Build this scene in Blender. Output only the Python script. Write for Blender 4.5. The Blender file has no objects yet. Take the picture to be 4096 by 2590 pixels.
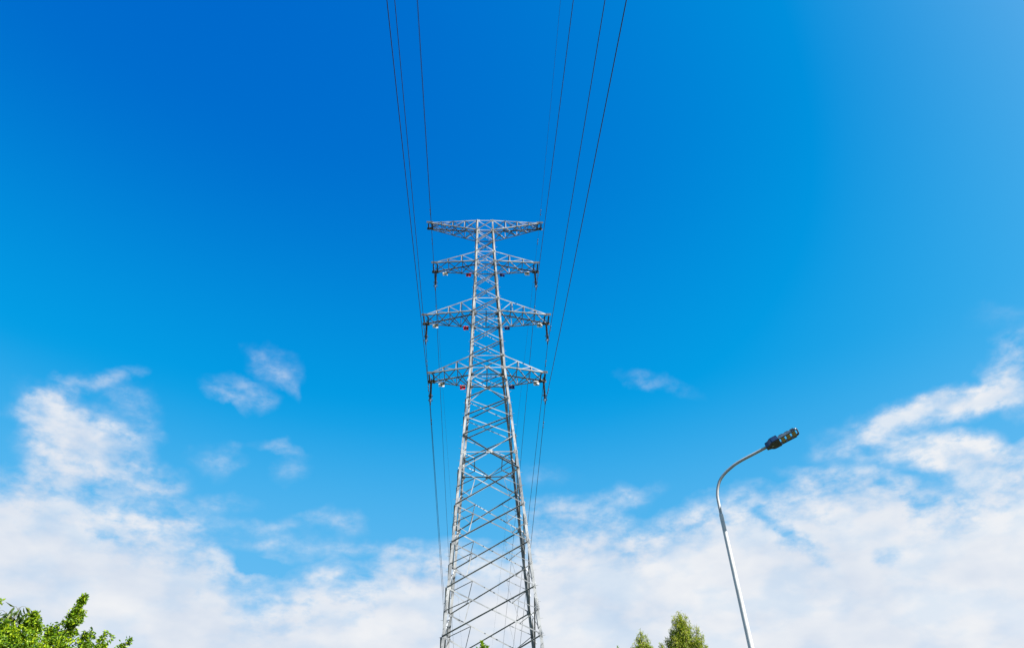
import bpy, bmesh, math, random
from mathutils import Vector, Matrix
sc = bpy.context.scene
COL = sc.collection
R = math.radians

# ------------------------------------------------------------------ camera
cam = bpy.data.cameras.new('camera')
cam.sensor_width = 36.0
cam.lens = 2889.08 / 4096 * 36
cam.clip_start, cam.clip_end = 0.1, 20000
co = bpy.data.objects.new('camera', cam)
COL.objects.link(co)
PITCH, ROLL = 0.669916811, -0.0434427254
F = Vector((0, math.cos(PITCH), math.sin(PITCH)))
U0 = Vector((0, -math.sin(PITCH), math.cos(PITCH)))
RX = Vector((1, 0, 0)) * math.cos(ROLL) + U0 * math.sin(ROLL)
UP = U0 * math.cos(ROLL) - Vector((1, 0, 0)) * math.sin(ROLL)
m3 = Matrix((RX, UP, -F)).transposed()
CAM_H = 1.6
co.matrix_world = Matrix.Translation((0, 0, CAM_H)) @ m3.to_4x4()
sc.camera = co

# ------------------------------------------------------------------ sun, exposure
EXPO = 1.6
SUN_AZ, SUN_EL = R(120), R(42)
sv = Vector((math.sin(SUN_AZ) * math.cos(SUN_EL), math.cos(SUN_AZ) * math.cos(SUN_EL), math.sin(SUN_EL)))
sl = bpy.data.lights.new('sun', 'SUN')
sl.energy, sl.angle, sl.color = 5.0, R(0.53), (1.0, 0.95, 0.88)
so = bpy.data.objects.new('sun', sl)
COL.objects.link(so)
so.location = sv * 100
so.rotation_euler = (-sv).to_track_quat('-Z', 'Y').to_euler()
sc.view_settings.view_transform = 'Standard'
sc.view_settings.look = 'None'
sc.view_settings.exposure = EXPO
sc.view_settings.gamma = 1.0
sc.cycles.pixel_filter_type = 'BLACKMAN_HARRIS'
sc.cycles.filter_width = 1.5
sc.cycles.max_bounces = 6

# ------------------------------------------------------------------ node helper
class NT:
    def __init__(s, nt): s.nt = nt
    def n(s, t, **kw):
        x = s.nt.nodes.new(t)
        for k, v in kw.items(): setattr(x, k, v)
        return x
    def put(s, sock, v):
        if isinstance(v, bpy.types.NodeSocket): s.nt.links.new(v, sock)
        elif v is not None: sock.default_value = v
    def math(s, op, a, b=None, c=None, clamp=False):
        x = s.n('ShaderNodeMath', operation=op, use_clamp=clamp)
        s.put(x.inputs[0], a)
        if b is not None: s.put(x.inputs[1], b)
        if c is not None: s.put(x.inputs[2], c)
        return x.outputs[0]
    def noise(s, vec, scale, detail=6, rough=0.6, dist=0.0, lac=2.0):
        x = s.n('ShaderNodeTexNoise')
        s.put(x.inputs['Vector'], vec)
        for k, v in (('Scale', scale), ('Detail', detail), ('Roughness', rough), ('Distortion', dist), ('Lacunarity', lac)):
            x.inputs[k].default_value = v
        return x.outputs['Fac']
    def remap(s, v, a, b, c=0.0, d=1.0, kind='SMOOTHSTEP'):
        x = s.n('ShaderNodeMapRange', interpolation_type=kind, clamp=True)
        s.put(x.inputs[0], v)
        for i, k in ((1, a), (2, b), (3, c), (4, d)): s.put(x.inputs[i], k)
        return x.outputs[0]
    def mix(s, f, a, b):
        x = s.n('ShaderNodeMix', data_type='RGBA')
        s.put(x.inputs[0], f)
        s.put(x.inputs[6], a if isinstance(a, bpy.types.NodeSocket) else (*a, 1))
        s.put(x.inputs[7], b if isinstance(b, bpy.types.NodeSocket) else (*b, 1))
        return x.outputs[2]

# ------------------------------------------------------------------ sky: Nishita + cloud field, all in world directions
BANK = [(-60, 22.5), (-45, 22.3), (-38.69, 22.68), (-36.89, 23.43), (-35.09, 23.7), (-32.49, 22.71), (-29.33, 21.8), (-26.58, 21.46), (-23.85, 20.19), (-21.42, 18.83), (-19.12, 17.99), (-16.73, 18.5), (-15.28, 19.5), (-12.66, 19.24), (-10.47, 20.56), (-7.8, 21.14), (-5.75, 21.05), (-2.66, 21.16), (0.84, 21.91), (3.69, 22.45), (6.88, 22.78), (9.58, 22.22), (13.06, 22.46), (15.92, 23.07), (18.34, 23.32), (20.82, 22.75), (23.33, 23.5), (25.85, 23.42), (28.53, 22.36), (30.31, 20.9), (32.21, 20.72), (34.06, 21.14), (35.65, 21.06), (37.35, 21.39), (45, 23), (60, 21)]
BLOBS = [(-35.7, 26.8, -15.0, 3.2, 1.6, 1.35), (-33.9, 25.6, -6.0, 3.6, 1.6, 1.4), (-37.9, 27.7, 35.0, 1.8, 0.8, 0.8), (-34.7, 30.3, 26.0, 1.8, 0.6, 0.45), (-37.3, 29.2, 41.0, 1.5, 0.7, 0.4), (-32.2, 28.8, -18.0, 2.0, 1.2, 0.4), (-30.5, 27.3, -19.0, 1.4, 0.8, 0.35), (-31.2, 23.9, 2.0, 3.5, 1.3, 0.85), (-35.0, 24.2, 2.0, 2.0, 0.8, 0.6), (-28.7, 23.8, 10.0, 1.6, 1.2, 0.35), (-26.7, 22.0, -2.0, 3.4, 1.1, 0.5), (-22.1, 33.6, -6.0, 2.2, 1.2, 0.38), (-23.6, 33.9, 11.0, 1.0, 0.7, 0.22), (-20.9, 32.7, -40.0, 1.6, 0.6, 0.26), (-25.8, 31.7, -14.0, 1.5, 0.9, 0.38), (-23.2, 31.2, -12.0, 1.6, 0.8, 0.38), (-25.0, 30.8, -30.0, 1.2, 0.5, 0.25), (-24.8, 26.1, -2.0, 1.5, 1.0, 0.3), (-19.1, 26.6, 6.0, 1.2, 0.9, 0.27), (-20.6, 27.9, -1.0, 1.8, 0.4, 0.33), (-23.5, 23.4, 2.0, 1.7, 0.6, 0.38), (-24.3, 27.4, 9.0, 0.9, 0.5, 0.2), (-18.0, 22.6, 10.0, 2.7, 0.6, 0.4), (-14.6, 22.8, -7.0, 1.6, 0.8, 0.42), (-15.8, 21.1, -2.0, 4.3, 0.7, 0.42), (-18.0, 20.2, 4.0, 1.8, 0.8, 0.42), (-21.0, 21.2, 5.0, 2.1, 0.5, 0.3), (-11.9, 21.1, 2.0, 2.2, 0.5, 0.3), (-21.2, 22.3, 6.0, 1.5, 0.4, 0.2), (4.5, 23.8, 4.0, 4.8, 0.9, 0.55), (9.3, 24.6, 3.0, 2.4, 0.7, 0.38), (1.8, 26.2, -3.0, 2.3, 0.8, 0.14), (1.6, 23.0, -3.0, 1.9, 0.8, 0.3), (13.4, 32.4, -22.0, 2.6, 0.6, 0.19), (11.9, 32.9, -34.0, 1.1, 0.5, 0.16), (33.6, 25.9, -1.0, 4.4, 1.1, 1.4), (30.2, 25.7, 10.0, 2.7, 0.8, 0.9), (37.4, 25.7, -10.0, 3.0, 1.0, 1.3), (30.8, 23.6, -22.0, 4.1, 1.4, 0.8), (33.7, 22.2, -29.0, 2.8, 1.6, 1.3), (26.4, 24.8, -4.0, 2.2, 0.6, 0.3), (35.0, 23.1, -30.0, 1.8, 0.8, 0.5), (39.1, 26.9, 6.0, 1.8, 1.0, 1.0), (40.9, 28.0, 10.0, 1.1, 1.2, 0.6), (40.4, 30.4, -26.0, 1.6, 0.7, 0.10), (38.2, 24.1, -21.0, 0.9, 0.5, 0.25), (23.5, 23.9, -13.0, 1.7, 0.5, 0.35), (21.3, 19.2, -26.0, 2.2, 1.1, -2.0), (19.4, 21.9, -20.0, 1.8, 0.6, -0.8), (20.3, 20.9, -42.0, 1.4, 0.7, -0.6), (27.2, 17.3, -11.0, 1.5, 1.0, -1.8), (16.3, 21.9, -9.0, 1.8, 0.5, -0.5), (4.2, 20.9, -14.0, 1.9, 0.6, -0.35), (6.8, 19.5, -14.0, 1.9, 0.5, -0.25), (-20.6, 19.5, -5.0, 1.8, 0.6, -1.0), (-25.0, 18.9, -4.0, 1.7, 0.4, -0.3), (-31.6, 20.2, -6.0, 2.1, 0.4, -1.0), (8.6, 20.5, -5.0, 1.3, 0.4, -0.4), (24.2, 20.6, -12.0, 1.1, 0.5, -0.5), (28.2, 19.1, -35.0, 1.2, 0.5, -0.3), (-35.3, 17.2, 33.0, 1.5, 0.6, -0.5), (-7.8, 20.0, 0.0, 1.6, 0.6, -0.3), (31.1, 16.8, -13.0, 1.4, 0.5, -0.3), (22.4, 17.6, -10.0, 1.4, 0.6, -1.3)]

world = bpy.data.worlds.new('World')
sc.world = world
world.use_nodes = True
W = NT(world.node_tree)
bg = world.node_tree.nodes['Background']
sky = W.n('ShaderNodeTexSky', sky_type='NISHITA')
sky.sun_disc = False
sky.sun_elevation, sky.sun_rotation = SUN_EL, SUN_AZ
sep = W.n('ShaderNodeSeparateColor')
W.put(sep.inputs[0], sky.outputs[0])
# deep polarised-looking blue: per-channel response applied to the physical sky
cr = W.math('MULTIPLY', W.math('SUBTRACT', W.math('POWER', W.math('DIVIDE', sep.outputs[0], 1.6), 4.0), 0.22), 1.75)
cr = W.math('MINIMUM', W.math('MAXIMUM', cr, 0.0), 8.0)
cg = W.math('MULTIPLY', W.math('SUBTRACT', sep.outputs[1], 0.60), 2.6)
cg = W.math('MINIMUM', W.math('MAXIMUM', cg, 0.5), 9.0)
cb = W.math('MULTIPLY', W.math('POWER', W.math('DIVIDE', sep.outputs[2], 2.2), 0.55), 6.2)
cb = W.math('MINIMUM', cb, 10.0)
comb = W.n('ShaderNodeCombineColor')
for i, c_ in enumerate((cr, cg, cb)): W.put(comb.inputs[i], c_)
tc = W.n('ShaderNodeTexCoord')
DIR = tc.outputs['Generated']
sx = W.n('ShaderNodeSeparateXYZ')
W.put(sx.inputs[0], DIR)
az = W.math('MULTIPLY', W.math('ARCTAN2', sx.outputs[0], sx.outputs[1]), 57.29578)
el = W.math('MULTIPLY', W.math('ARCSINE', sx.outputs[2]), 57.29578)
KA = 0.89
cx = W.n('ShaderNodeCombineXYZ')
W.put(cx.inputs[0], W.math('MULTIPLY', az, KA))
W.put(cx.inputs[1], el)
AE = cx.outputs[0]
# ragged, wind-blown edges: the cloud coordinates are displaced by noise
wn = W.n('ShaderNodeTexNoise')
W.put(wn.inputs['Vector'], AE)
wn.inputs['Scale'].default_value, wn.inputs['Detail'].default_value, wn.inputs['Roughness'].default_value = 0.26, 7, 0.56
vs = W.n('ShaderNodeVectorMath', operation='SUBTRACT')
W.put(vs.inputs[0], wn.outputs['Color'])
vs.inputs[1].default_value = (0.5, 0.5, 0.5)
vm = W.n('ShaderNodeVectorMath', operation='MULTIPLY')
W.put(vm.inputs[0], vs.outputs[0])
vm.inputs[1].default_value = (4.4, 3.0, 0)
va = W.n('ShaderNodeVectorMath', operation='ADD')
W.put(va.inputs[0], AE)
W.put(va.inputs[1], vm.outputs[0])
AEW = va.outputs[0]
sw = W.n('ShaderNodeSeparateXYZ')
W.put(sw.inputs[0], AEW)
fc = W.n('ShaderNodeFloatCurve')
W.put(fc.inputs['Value'], W.math('ADD', W.math('MULTIPLY', sw.outputs[0], 1 / KA / 120), 0.5))
cur = fc.mapping.curves[0]
pts = [(a / 120 + 0.5, e / 45) for a, e in BANK]
cur.points[0].location = (0.0, 0.48)
cur.points[1].location = (1.0, 0.48)
for q in pts[1:-1]: cur.points.new(*q)
fc.mapping.update()
bank_el = W.math('MULTIPLY', fc.outputs[0], 45)
dens = W.math('MULTIPLY', W.remap(W.math('SUBTRACT', bank_el, sw.outputs[1]), -1.0, 4.5, 0.0, 3.2, 'LINEAR'), 1.0)
for (a, e, tl, l1, l2, amp) in BLOBS:
    mp = W.n('ShaderNodeMapping', vector_type='TEXTURE')
    W.put(mp.inputs['Vector'], AEW)
    mp.inputs['Location'].default_value = (a * KA, e, 0)
    mp.inputs['Rotation'].default_value = (0, 0, R(tl))
    mp.inputs['Scale'].default_value = (l1 * 1.5, l2 * 1.5, 1)
    ln = W.n('ShaderNodeVectorMath', operation='LENGTH')
    W.put(ln.inputs[0], mp.outputs[0])
    dens = W.math('ADD', dens, W.remap(ln.outputs['Value'], 0.0, 1.0, amp * (1.0 if amp > 0 else 1.0), 0.0))
st = W.n('ShaderNodeMapping')
W.put(st.inputs['Vector'], AE)
st.inputs['Scale'].default_value = (0.7, 1.15, 1)
n1 = W.noise(st.outputs[0], 0.42, 9, 0.58, 0.12)
n2 = W.noise(st.outputs[0], 0.16, 5, 0.55, 0.2)
n3 = W.noise(st.outputs[0], 0.36, 6, 0.52, 0.1)
# thinner and thicker places inside the cloud
fine = W.remap(n1, 0.30, 0.70, 0.05, 1.8, 'LINEAR')
n4 = W.noise(st.outputs[0], 1.15, 7, 0.6, 0.1)
dlow = W.math('MINIMUM', dens, 1.0)
dd = W.math('MULTIPLY', W.math('MULTIPLY', dlow, fine), W.remap(n4, 0.36, 0.63, 0.42, 1.25, 'LINEAR'))
dd = W.math('ADD', dd, W.math('MULTIPLY', W.math('MAXIMUM', W.math('SUBTRACT', dens, 1.0), 0.0), 0.85))
dd = W.math('ADD', dd, W.math('MULTIPLY', W.math('SUBTRACT', n2, 0.5), W.math('MINIMUM', W.math('MAXIMUM', dens, 0.0), 0.8)))
cov = W.remap(dd, 0.0, 1.9, 0.0, 1.0, 'LINEAR')
cov = W.math('SUBTRACT', 1.0, W.math('POWER', W.math('SUBTRACT', 1.0, cov), 1.55))
cov = W.math('MULTIPLY', cov, W.remap(n3, 0.36, 0.58, 0.80, 0.985))
# relief: the side of each billow towards the sun (right, above) is whiter than its underside
def shifted(v, d):
    a_ = W.n('ShaderNodeVectorMath', operation='ADD')
    W.put(a_.inputs[0], v)
    a_.inputs[1].default_value = d
    return a_.outputs[0]
n5a = W.noise(st.outputs[0], 0.21, 4, 0.5, 0.1)
n5b = W.noise(shifted(st.outputs[0], (0.7, 1.0, 0)), 0.21, 4, 0.5, 0.1)
relief = W.math('MULTIPLY', W.math('SUBTRACT', n5a, n5b), 2.6)
tone = W.math('ADD', W.math('ADD', W.remap(n2, 0.36, 0.64, 0.15, 0.65), relief), W.remap(az, -15, 30, 0.0, 0.3, 'LINEAR'), None, True)
ccol = W.mix(tone, (6.8, 7.5, 8.6), (8.75, 8.9, 9.2))
haze_blue = W.mix(W.remap(el, 52, 16, 0.0, 0.7), comb.outputs[0], (0.03, 4.1, 8.5))
haze_low = W.mix(W.remap(el, 33, 18, 0.0, 0.4), haze_blue, (2.2, 5.6, 9.0))
final = W.mix(cov, haze_low, ccol)
gain = W.n('ShaderNodeVectorMath', operation='SCALE')
W.put(gain.inputs[0], final)
gain.inputs['Scale'].default_value = 0.1 / 0.05 / 2 ** EXPO
W.put(bg.inputs[0], gain.outputs[0])
bg.inputs[1].default_value = 0.05

# ------------------------------------------------------------------ materials
def mat(name, rough=0.5, metallic=0.0, spec=0.5):
    m = bpy.data.materials.new(name)
    m.use_nodes = True
    t = NT(m.node_tree)
    b = m.node_tree.nodes['Principled BSDF']
    b.inputs['Roughness'].default_value = rough
    b.inputs['Metallic'].default_value = metallic
    b.inputs['Specular IOR Level'].default_value = spec
    return m, t, b
def noisy(name, c1, c2, scale, rough=0.5, metallic=0.0, spec=0.5, detail=5, obj=True, lo=0.35, hi=0.65):
    m, t, b = mat(name, rough, metallic, spec)
    tcx = t.n('ShaderNodeTexCoord')
    f = t.remap(t.noise(tcx.outputs['Object'], scale, detail, 0.6), lo, hi)
    t.put(b.inputs['Base Color'], t.mix(f, c1, c2))
    t.put(b.inputs['Roughness'], t.remap(f, 0, 1, rough - 0.08, rough + 0.1, 'LINEAR'))
    return m
M = {}
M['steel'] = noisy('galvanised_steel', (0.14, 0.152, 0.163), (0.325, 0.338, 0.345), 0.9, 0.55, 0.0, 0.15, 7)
M['steel_arm'] = noisy('galvanised_steel_arm', (0.115, 0.126, 0.136), (0.265, 0.278, 0.286), 1.1, 0.55, 0.0, 0.15, 6)  # body steel darkened, so the crossarms carry underside shade in their colour
M['bolt'] = noisy('bolt_steel', (0.16, 0.16, 0.16), (0.28, 0.28, 0.27), 9, 0.5)
M['dark'] = noisy('dark_steel_plate', (0.03, 0.031, 0.033), (0.06, 0.06, 0.06), 4, 0.55)
M['rubber'] = noisy('silicone_rubber', (0.030, 0.022, 0.020), (0.055, 0.042, 0.036), 12, 0.55)
M['fitting'] = noisy('hot_dip_fitting', (0.03, 0.03, 0.03), (0.12, 0.12, 0.12), 20, 0.5, 0.0, 0.3)
M['wire'] = noisy('weathered_aluminium_strand', (0.006, 0.0085, 0.012), (0.010, 0.014, 0.020), 8, 0.6)
M['white'] = noisy('white_enamel', (0.70, 0.69, 0.66), (0.85, 0.84, 0.82), 6, 0.35)
M['red'] = noisy('red_enamel', (0.60, 0.010, 0.03), (0.75, 0.015, 0.04), 6, 0.35)
M['blue'] = noisy('blue_enamel', (0.008, 0.016, 0.16), (0.015, 0.03, 0.26), 6, 0.35)
M['pole'] = noisy('white_painted_pole', (0.40, 0.405, 0.41), (0.50, 0.50, 0.50), 3, 0.32)
M['arm'] = noisy('grey_alloy_tube', (0.29, 0.295, 0.30), (0.37, 0.375, 0.38), 7, 0.4)
M['bluehousing'] = noisy('dark_blue_cast_housing', (0.010, 0.045, 0.13), (0.014, 0.055, 0.16), 14, 0.42)
M['darkcover'] = noisy('dark_grey_cover', (0.02, 0.022, 0.024), (0.05, 0.045, 0.042), 26, 0.5)
M['rail'] = noisy('satin_aluminium_rail', (0.22, 0.24, 0.27), (0.30, 0.32, 0.36), 15, 0.35, 0.2)
M['endcap'] = noisy('dark_blue_end_cap', (0.03, 0.045, 0.08), (0.05, 0.07, 0.11), 15, 0.3)
M['blackframe'] = noisy('black_frame', (0.012, 0.012, 0.014), (0.03, 0.03, 0.034), 15, 0.4)
def led_mat():
    m, t, b = mat('amber_led_board', 0.3)
    tcx = t.n('ShaderNodeTexCoord')
    br = t.n('ShaderNodeTexBrick')
    t.put(br.inputs['Vector'], tcx.outputs['Object'])
    br.offset = 0
    br.inputs['Color1'].default_value = (0.55, 0.39, 0.13, 1)
    br.inputs['Color2'].default_value = (0.48, 0.34, 0.11, 1)
    br.inputs['Mortar'].default_value = (0.10, 0.07, 0.03, 1)
    br.inputs['Scale'].default_value = 1
    br.inputs['Brick Width'].default_value = 0.03
    br.inputs['Row Height'].default_value = 0.03
    br.inputs['Mortar Size'].default_value = 0.003
    t.put(b.inputs['Base Color'], br.outputs['Color'])
    return m
M['led'] = led_mat()
M['bark'] = noisy('bark', (0.10, 0.075, 0.05), (0.22, 0.18, 0.14), 6, 0.85)
M['palebark'] = noisy('smooth_pale_bark', (0.30, 0.26, 0.21), (0.46, 0.42, 0.36), 3, 0.8)
M['twig'] = noisy('green_twig', (0.10, 0.09, 0.03), (0.16, 0.14, 0.05), 8, 0.7)
M['grass'] = noisy('grass_ground', (0.014, 0.026, 0.006), (0.034, 0.045, 0.014), 0.35, 0.9, detail=9)
def leaf_mat(name, cols, scale, gloss=0.5, trans=0.32):
    m, t, b = mat(name, gloss, 0, 0.25)
    at = t.n('ShaderNodeAttribute', attribute_name='leafvar')
    tcx = t.n('ShaderNodeTexCoord')
    v = t.math('ADD', t.math('MULTIPLY', at.outputs['Fac'], 0.65), t.math('MULTIPLY', t.noise(tcx.outputs['Object'], scale, 3), 0.35))
    ra = t.n('ShaderNodeValToRGB')
    ra.color_ramp.elements[0].position, ra.color_ramp.elements[0].color = 0.15, (*cols[0], 1)
    ra.color_ramp.elements[1].position, ra.color_ramp.elements[1].color = 0.85, (*cols[2], 1)
    e = ra.color_ramp.elements.new(0.5)
    e.color = (*cols[1], 1)
    t.put(ra.inputs[0], v)
    t.put(b.inputs['Base Color'], ra.outputs[0])
    tr = t.n('ShaderNodeBsdfTranslucent')
    br = t.mix(0.35, ra.outputs[0], (0.30, 0.42, 0.01))
    t.put(tr.inputs[0], br)
    mx = t.n('ShaderNodeMixShader')
    mx.inputs[0].default_value = trans
    t.put(mx.inputs[1], b.outputs[0])
    t.put(mx.inputs[2], tr.outputs[0])
    t.put(m.node_tree.nodes['Material Output'].inputs[0], mx.outputs[0])
    return m
M['leafA'] = leaf_mat('bright_green_leaf', ((0.018, 0.065, 0.004), (0.125, 0.235, 0.006), (0.31, 0.39, 0.008)), 1.2)
M['leafB'] = leaf_mat('olive_long_leaf', ((0.016, 0.040, 0.008), (0.045, 0.085, 0.012), (0.14, 0.17, 0.03)), 1.2)
M['leafE'] = leaf_mat('eucalypt_leaf', ((0.055, 0.125, 0.008), (0.20, 0.285, 0.012), (0.38, 0.38, 0.025)), 0.5)
M['leafC'] = leaf_mat('yellow_green_leaf', ((0.05, 0.12, 0.006), (0.15, 0.27, 0.008), (0.32, 0.40, 0.015)), 2.0)

# ------------------------------------------------------------------ object helpers
def tag(o, label=None, cat=None, group=None, kind=None):
    for k, v in (('label', label), ('category', cat), ('group', group), ('kind', kind)):
        if v: o[k] = v
    return o
def empty(name, loc=(0, 0, 0), rz=0.0, parent=None):
    o = bpy.data.objects.new(name, None)
    o.empty_display_size = 0.5
    COL.objects.link(o)
    o.location = loc
    o.rotation_euler = (0, 0, rz)
    o.parent = parent
    return o
class MB:
    def __init__(s): s.v, s.f = [], []
    def add(s, vs, fs):
        b = len(s.v)
        s.v += [tuple(x) for x in vs]
        s.f += [tuple(b + i for i in q) for q in fs]
    def box(s, c, ax, ay, az_, hx, hy, hz):
        c = Vector(c)
        vs = [c + ax * (i * hx) + ay * (j * hy) + az_ * (k * hz) for i in (-1, 1) for j in (-1, 1) for k in (-1, 1)]
        s.add(vs, [(0, 1, 3, 2), (4, 6, 7, 5), (0, 4, 5, 1), (2, 3, 7, 6), (0, 2, 6, 4), (1, 5, 7, 3)])
    def angle(s, A, B, u, v, wu, wv=None, t=0.008, wu2=None):
        """steel angle (L) from A to B: corner on the line AB, flanges along u and v"""
        A, B, u, v = Vector(A), Vector(B), Vector(u), Vector(v)
        wv = wv or wu
        d = (B - A).normalized()
        u = (u - d * u.dot(d)).normalized()
        v = v - d * v.dot(d)
        v = (v - u * v.dot(u)).normalized()
        k = (wu2 or wu) / wu
        def ring(P, g): return [P + u * (a * g) + v * (b * g) for a, b in ((0, 0), (wu, 0), (wu, t), (t, t), (t, wv), (0, wv))]
        vs = ring(A, 1) + ring(B, k)
        fl = d.dot(u.cross(v)) > 0
        fs = []
        for i in range(6):
            j = (i + 1) % 6
            q = (i, j, j + 6, i + 6)
            fs.append(q if fl else q[::-1])
        for q in ((0, 3, 2, 1), (0, 5, 4, 3)):
            fs.append(q if fl else q[::-1])
            q2 = tuple(i + 6 for i in q)[::-1]
            fs.append(q2 if fl else q2[::-1])
        s.add(vs, fs)
    def tube(s, pts, rad, n=8, cap=True, closed=False):
        pts = [Vector(p) for p in pts]
        rs = rad if isinstance(rad, (list, tuple)) else [rad] * len(pts)
        L = len(pts)
        d0 = (pts[1] - pts[0]).normalized()
        nrm = d0.orthogonal().normalized()
        vs = []
        for i, p in enumerate(pts):
            if closed: d = (pts[(i + 1) % L] - pts[i - 1]).normalized()
            else: d = (pts[min(i + 1, L - 1)] - pts[max(i - 1, 0)]).normalized()
            nrm = (nrm - d * nrm.dot(d)).normalized()
            bn = d.cross(nrm)
            vs += [p + (nrm * math.cos(6.28318531 * k / n) + bn * math.sin(6.28318531 * k / n)) * rs[i] for k in range(n)]
        fs = []
        for i in range(L if closed else L - 1):
            i2 = (i + 1) % L
            for k in range(n):
                fs.append((i * n + k, i * n + (k + 1) % n, i2 * n + (k + 1) % n, i2 * n + k))
        if cap and not closed:
            fs.append(tuple(range(n))[::-1])
            fs.append(tuple((L - 1) * n + k for k in range(n)))
        s.add(vs, fs)
    def lathe(s, prof, c=(0, 0, 0), n=16):
        c = Vector(c)
        vs = [c + Vector((r * math.cos(6.28318531 * k / n), r * math.sin(6.28318531 * k / n), z)) for r, z in prof for k in range(n)]
        fs = [(i * n + k, i * n + (k + 1) % n, (i + 1) * n + (k + 1) % n, (i + 1) * n + k) for i in range(len(prof) - 1) for k in range(n)]
        fs.append(tuple(range(n))[::-1])
        fs.append(tuple((len(prof) - 1) * n + k for k in range(n)))
        s.add(vs, fs)
    def build(s, name, m, parent=None, smooth=False, loc=None):
        me = bpy.data.meshes.new(name)
        me.from_pydata(s.v, [], s.f)
        me.materials.append(m)
        if smooth: me.polygons.foreach_set('use_smooth', [True] * len(me.polygons))
        o = bpy.data.objects.new(name, me)
        COL.objects.link(o)
        o.parent = parent
        if loc: o.location = loc
        return o
def copy_tree(o, parent=None):
    c = o.copy()
    COL.objects.link(c)
    c.parent = parent
    for ch in o.children: copy_tree(ch, c)
    return c
X, Y, Z = Vector((1, 0, 0)), Vector((0, 1, 0)), Vector((0, 0, 1))

# ------------------------------------------------------------------ ground
g = MB()
NG = 24
gv = [(-3000 + 6000 * i / NG, -3000 + 6000 * j / NG, 0) for j in range(NG + 1) for i in range(NG + 1)]
g.add(gv, [(j * (NG + 1) + i, j * (NG + 1) + i + 1, (j + 1) * (NG + 1) + i + 1, (j + 1) * (NG + 1) + i) for j in range(NG) for i in range(NG)])
tag(g.build('ground', M['grass']), kind='structure')

# ------------------------------------------------------------------ pylon
TX, TY, YAW = -1.80088, 40.0, 0.06548397
pylon = empty('lattice_pylon', (TX, TY, 0), YAW)
tag(pylon, 'tall galvanised steel lattice transmission tower with four pairs of crossarms', 'pylon')
KEYS = [(0.0, 3.38), (28.84, 1.185), (38.81, 0.765), (43.29, 0.635)]
def hw(z):
    for (a, wa), (b, wb) in zip(KEYS, KEYS[1:]):
        if z <= b: return wa + (wb - wa) * (z - a) / (b - a)
    return KEYS[-1][1]
def corner(sx, sy, z): return Vector((sx * hw(z), sy * hw(z), z))
TOP = 43.29
T0, T1, A1T, A1B, A2T, A2B, A3T, A3B, WST = 43.29, 42.18, 39.81, 38.80, 35.04, 33.80, 29.83, 28.83, 22.38
SMALL = [T0, T1, 40.98, A1T, A1B, 37.59, 36.30, A2T, A2B, 32.47, 31.16, A3T, A3B]
SMALL2 = [27.71, 26.32, 24.97, 23.60]
BIG = [21.20, 18.93, 16.69, 14.22, 11.76, 8.95, 5.9, 0.25]
BIGMID = [20.06, 17.81, 15.47, 13.02, 10.40, 7.45, 3.1]

# legs: angle section, corner outwards, with splice plates and step bolts
def flw(z): return 0.108 + (0.168 - 0.108) * (1 - z / 43.3)
for sx in (-1, 1):
    for sy in (-1, 1):
        mb = MB()
        zs = [-0.3, 28.83, 38.81, TOP + 0.06]
        for a, b in zip(zs, zs[1:]):
            mb.angle(corner(sx, sy, a), corner(sx, sy, b), -sx * X, -sy * Y, flw(max(a, 0)), None, 0.014, flw(b))
        z = 2.5
        k = 0
        while z < TOP - 0.4:                       # step bolts climb every leg
            c = corner(sx, sy, z)
            d = (-sx * X if k % 2 else -sy * Y)
            e = (sy * Y if k % 2 else sx * X)
            b0 = c + d * 0.06
            mb.tube([b0, b0 + e * 0.15], 0.010, 5)
            z += 0.42
            k += 1
        leg = mb.build('leg', M['steel'], pylon)
        for zz in (13.3, 18.0, 25.6, 36.9):
            sp = MB()
            for (d, e) in ((-sx * X, sy * Y), (-sy * Y, sx * X)):
                A, B = corner(sx, sy, zz - 0.32), corner(sx, sy, zz + 0.32)
                ax = (B - A).normalized()
                c = (A + B) / 2 + d * 0.075 + e * 0.008
                sp.box(c, ax, d, e, 0.32, 0.055, 0.005)
                for i in range(6):
                    for j in (-0.03, 0.03):
                        q = c + ax * (-0.25 + i * 0.1) + d * j
                        sp.tube([q, q + e * 0.035], 0.016, 6)
            sp.build('splice_plate', M['steel'], leg)

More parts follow.
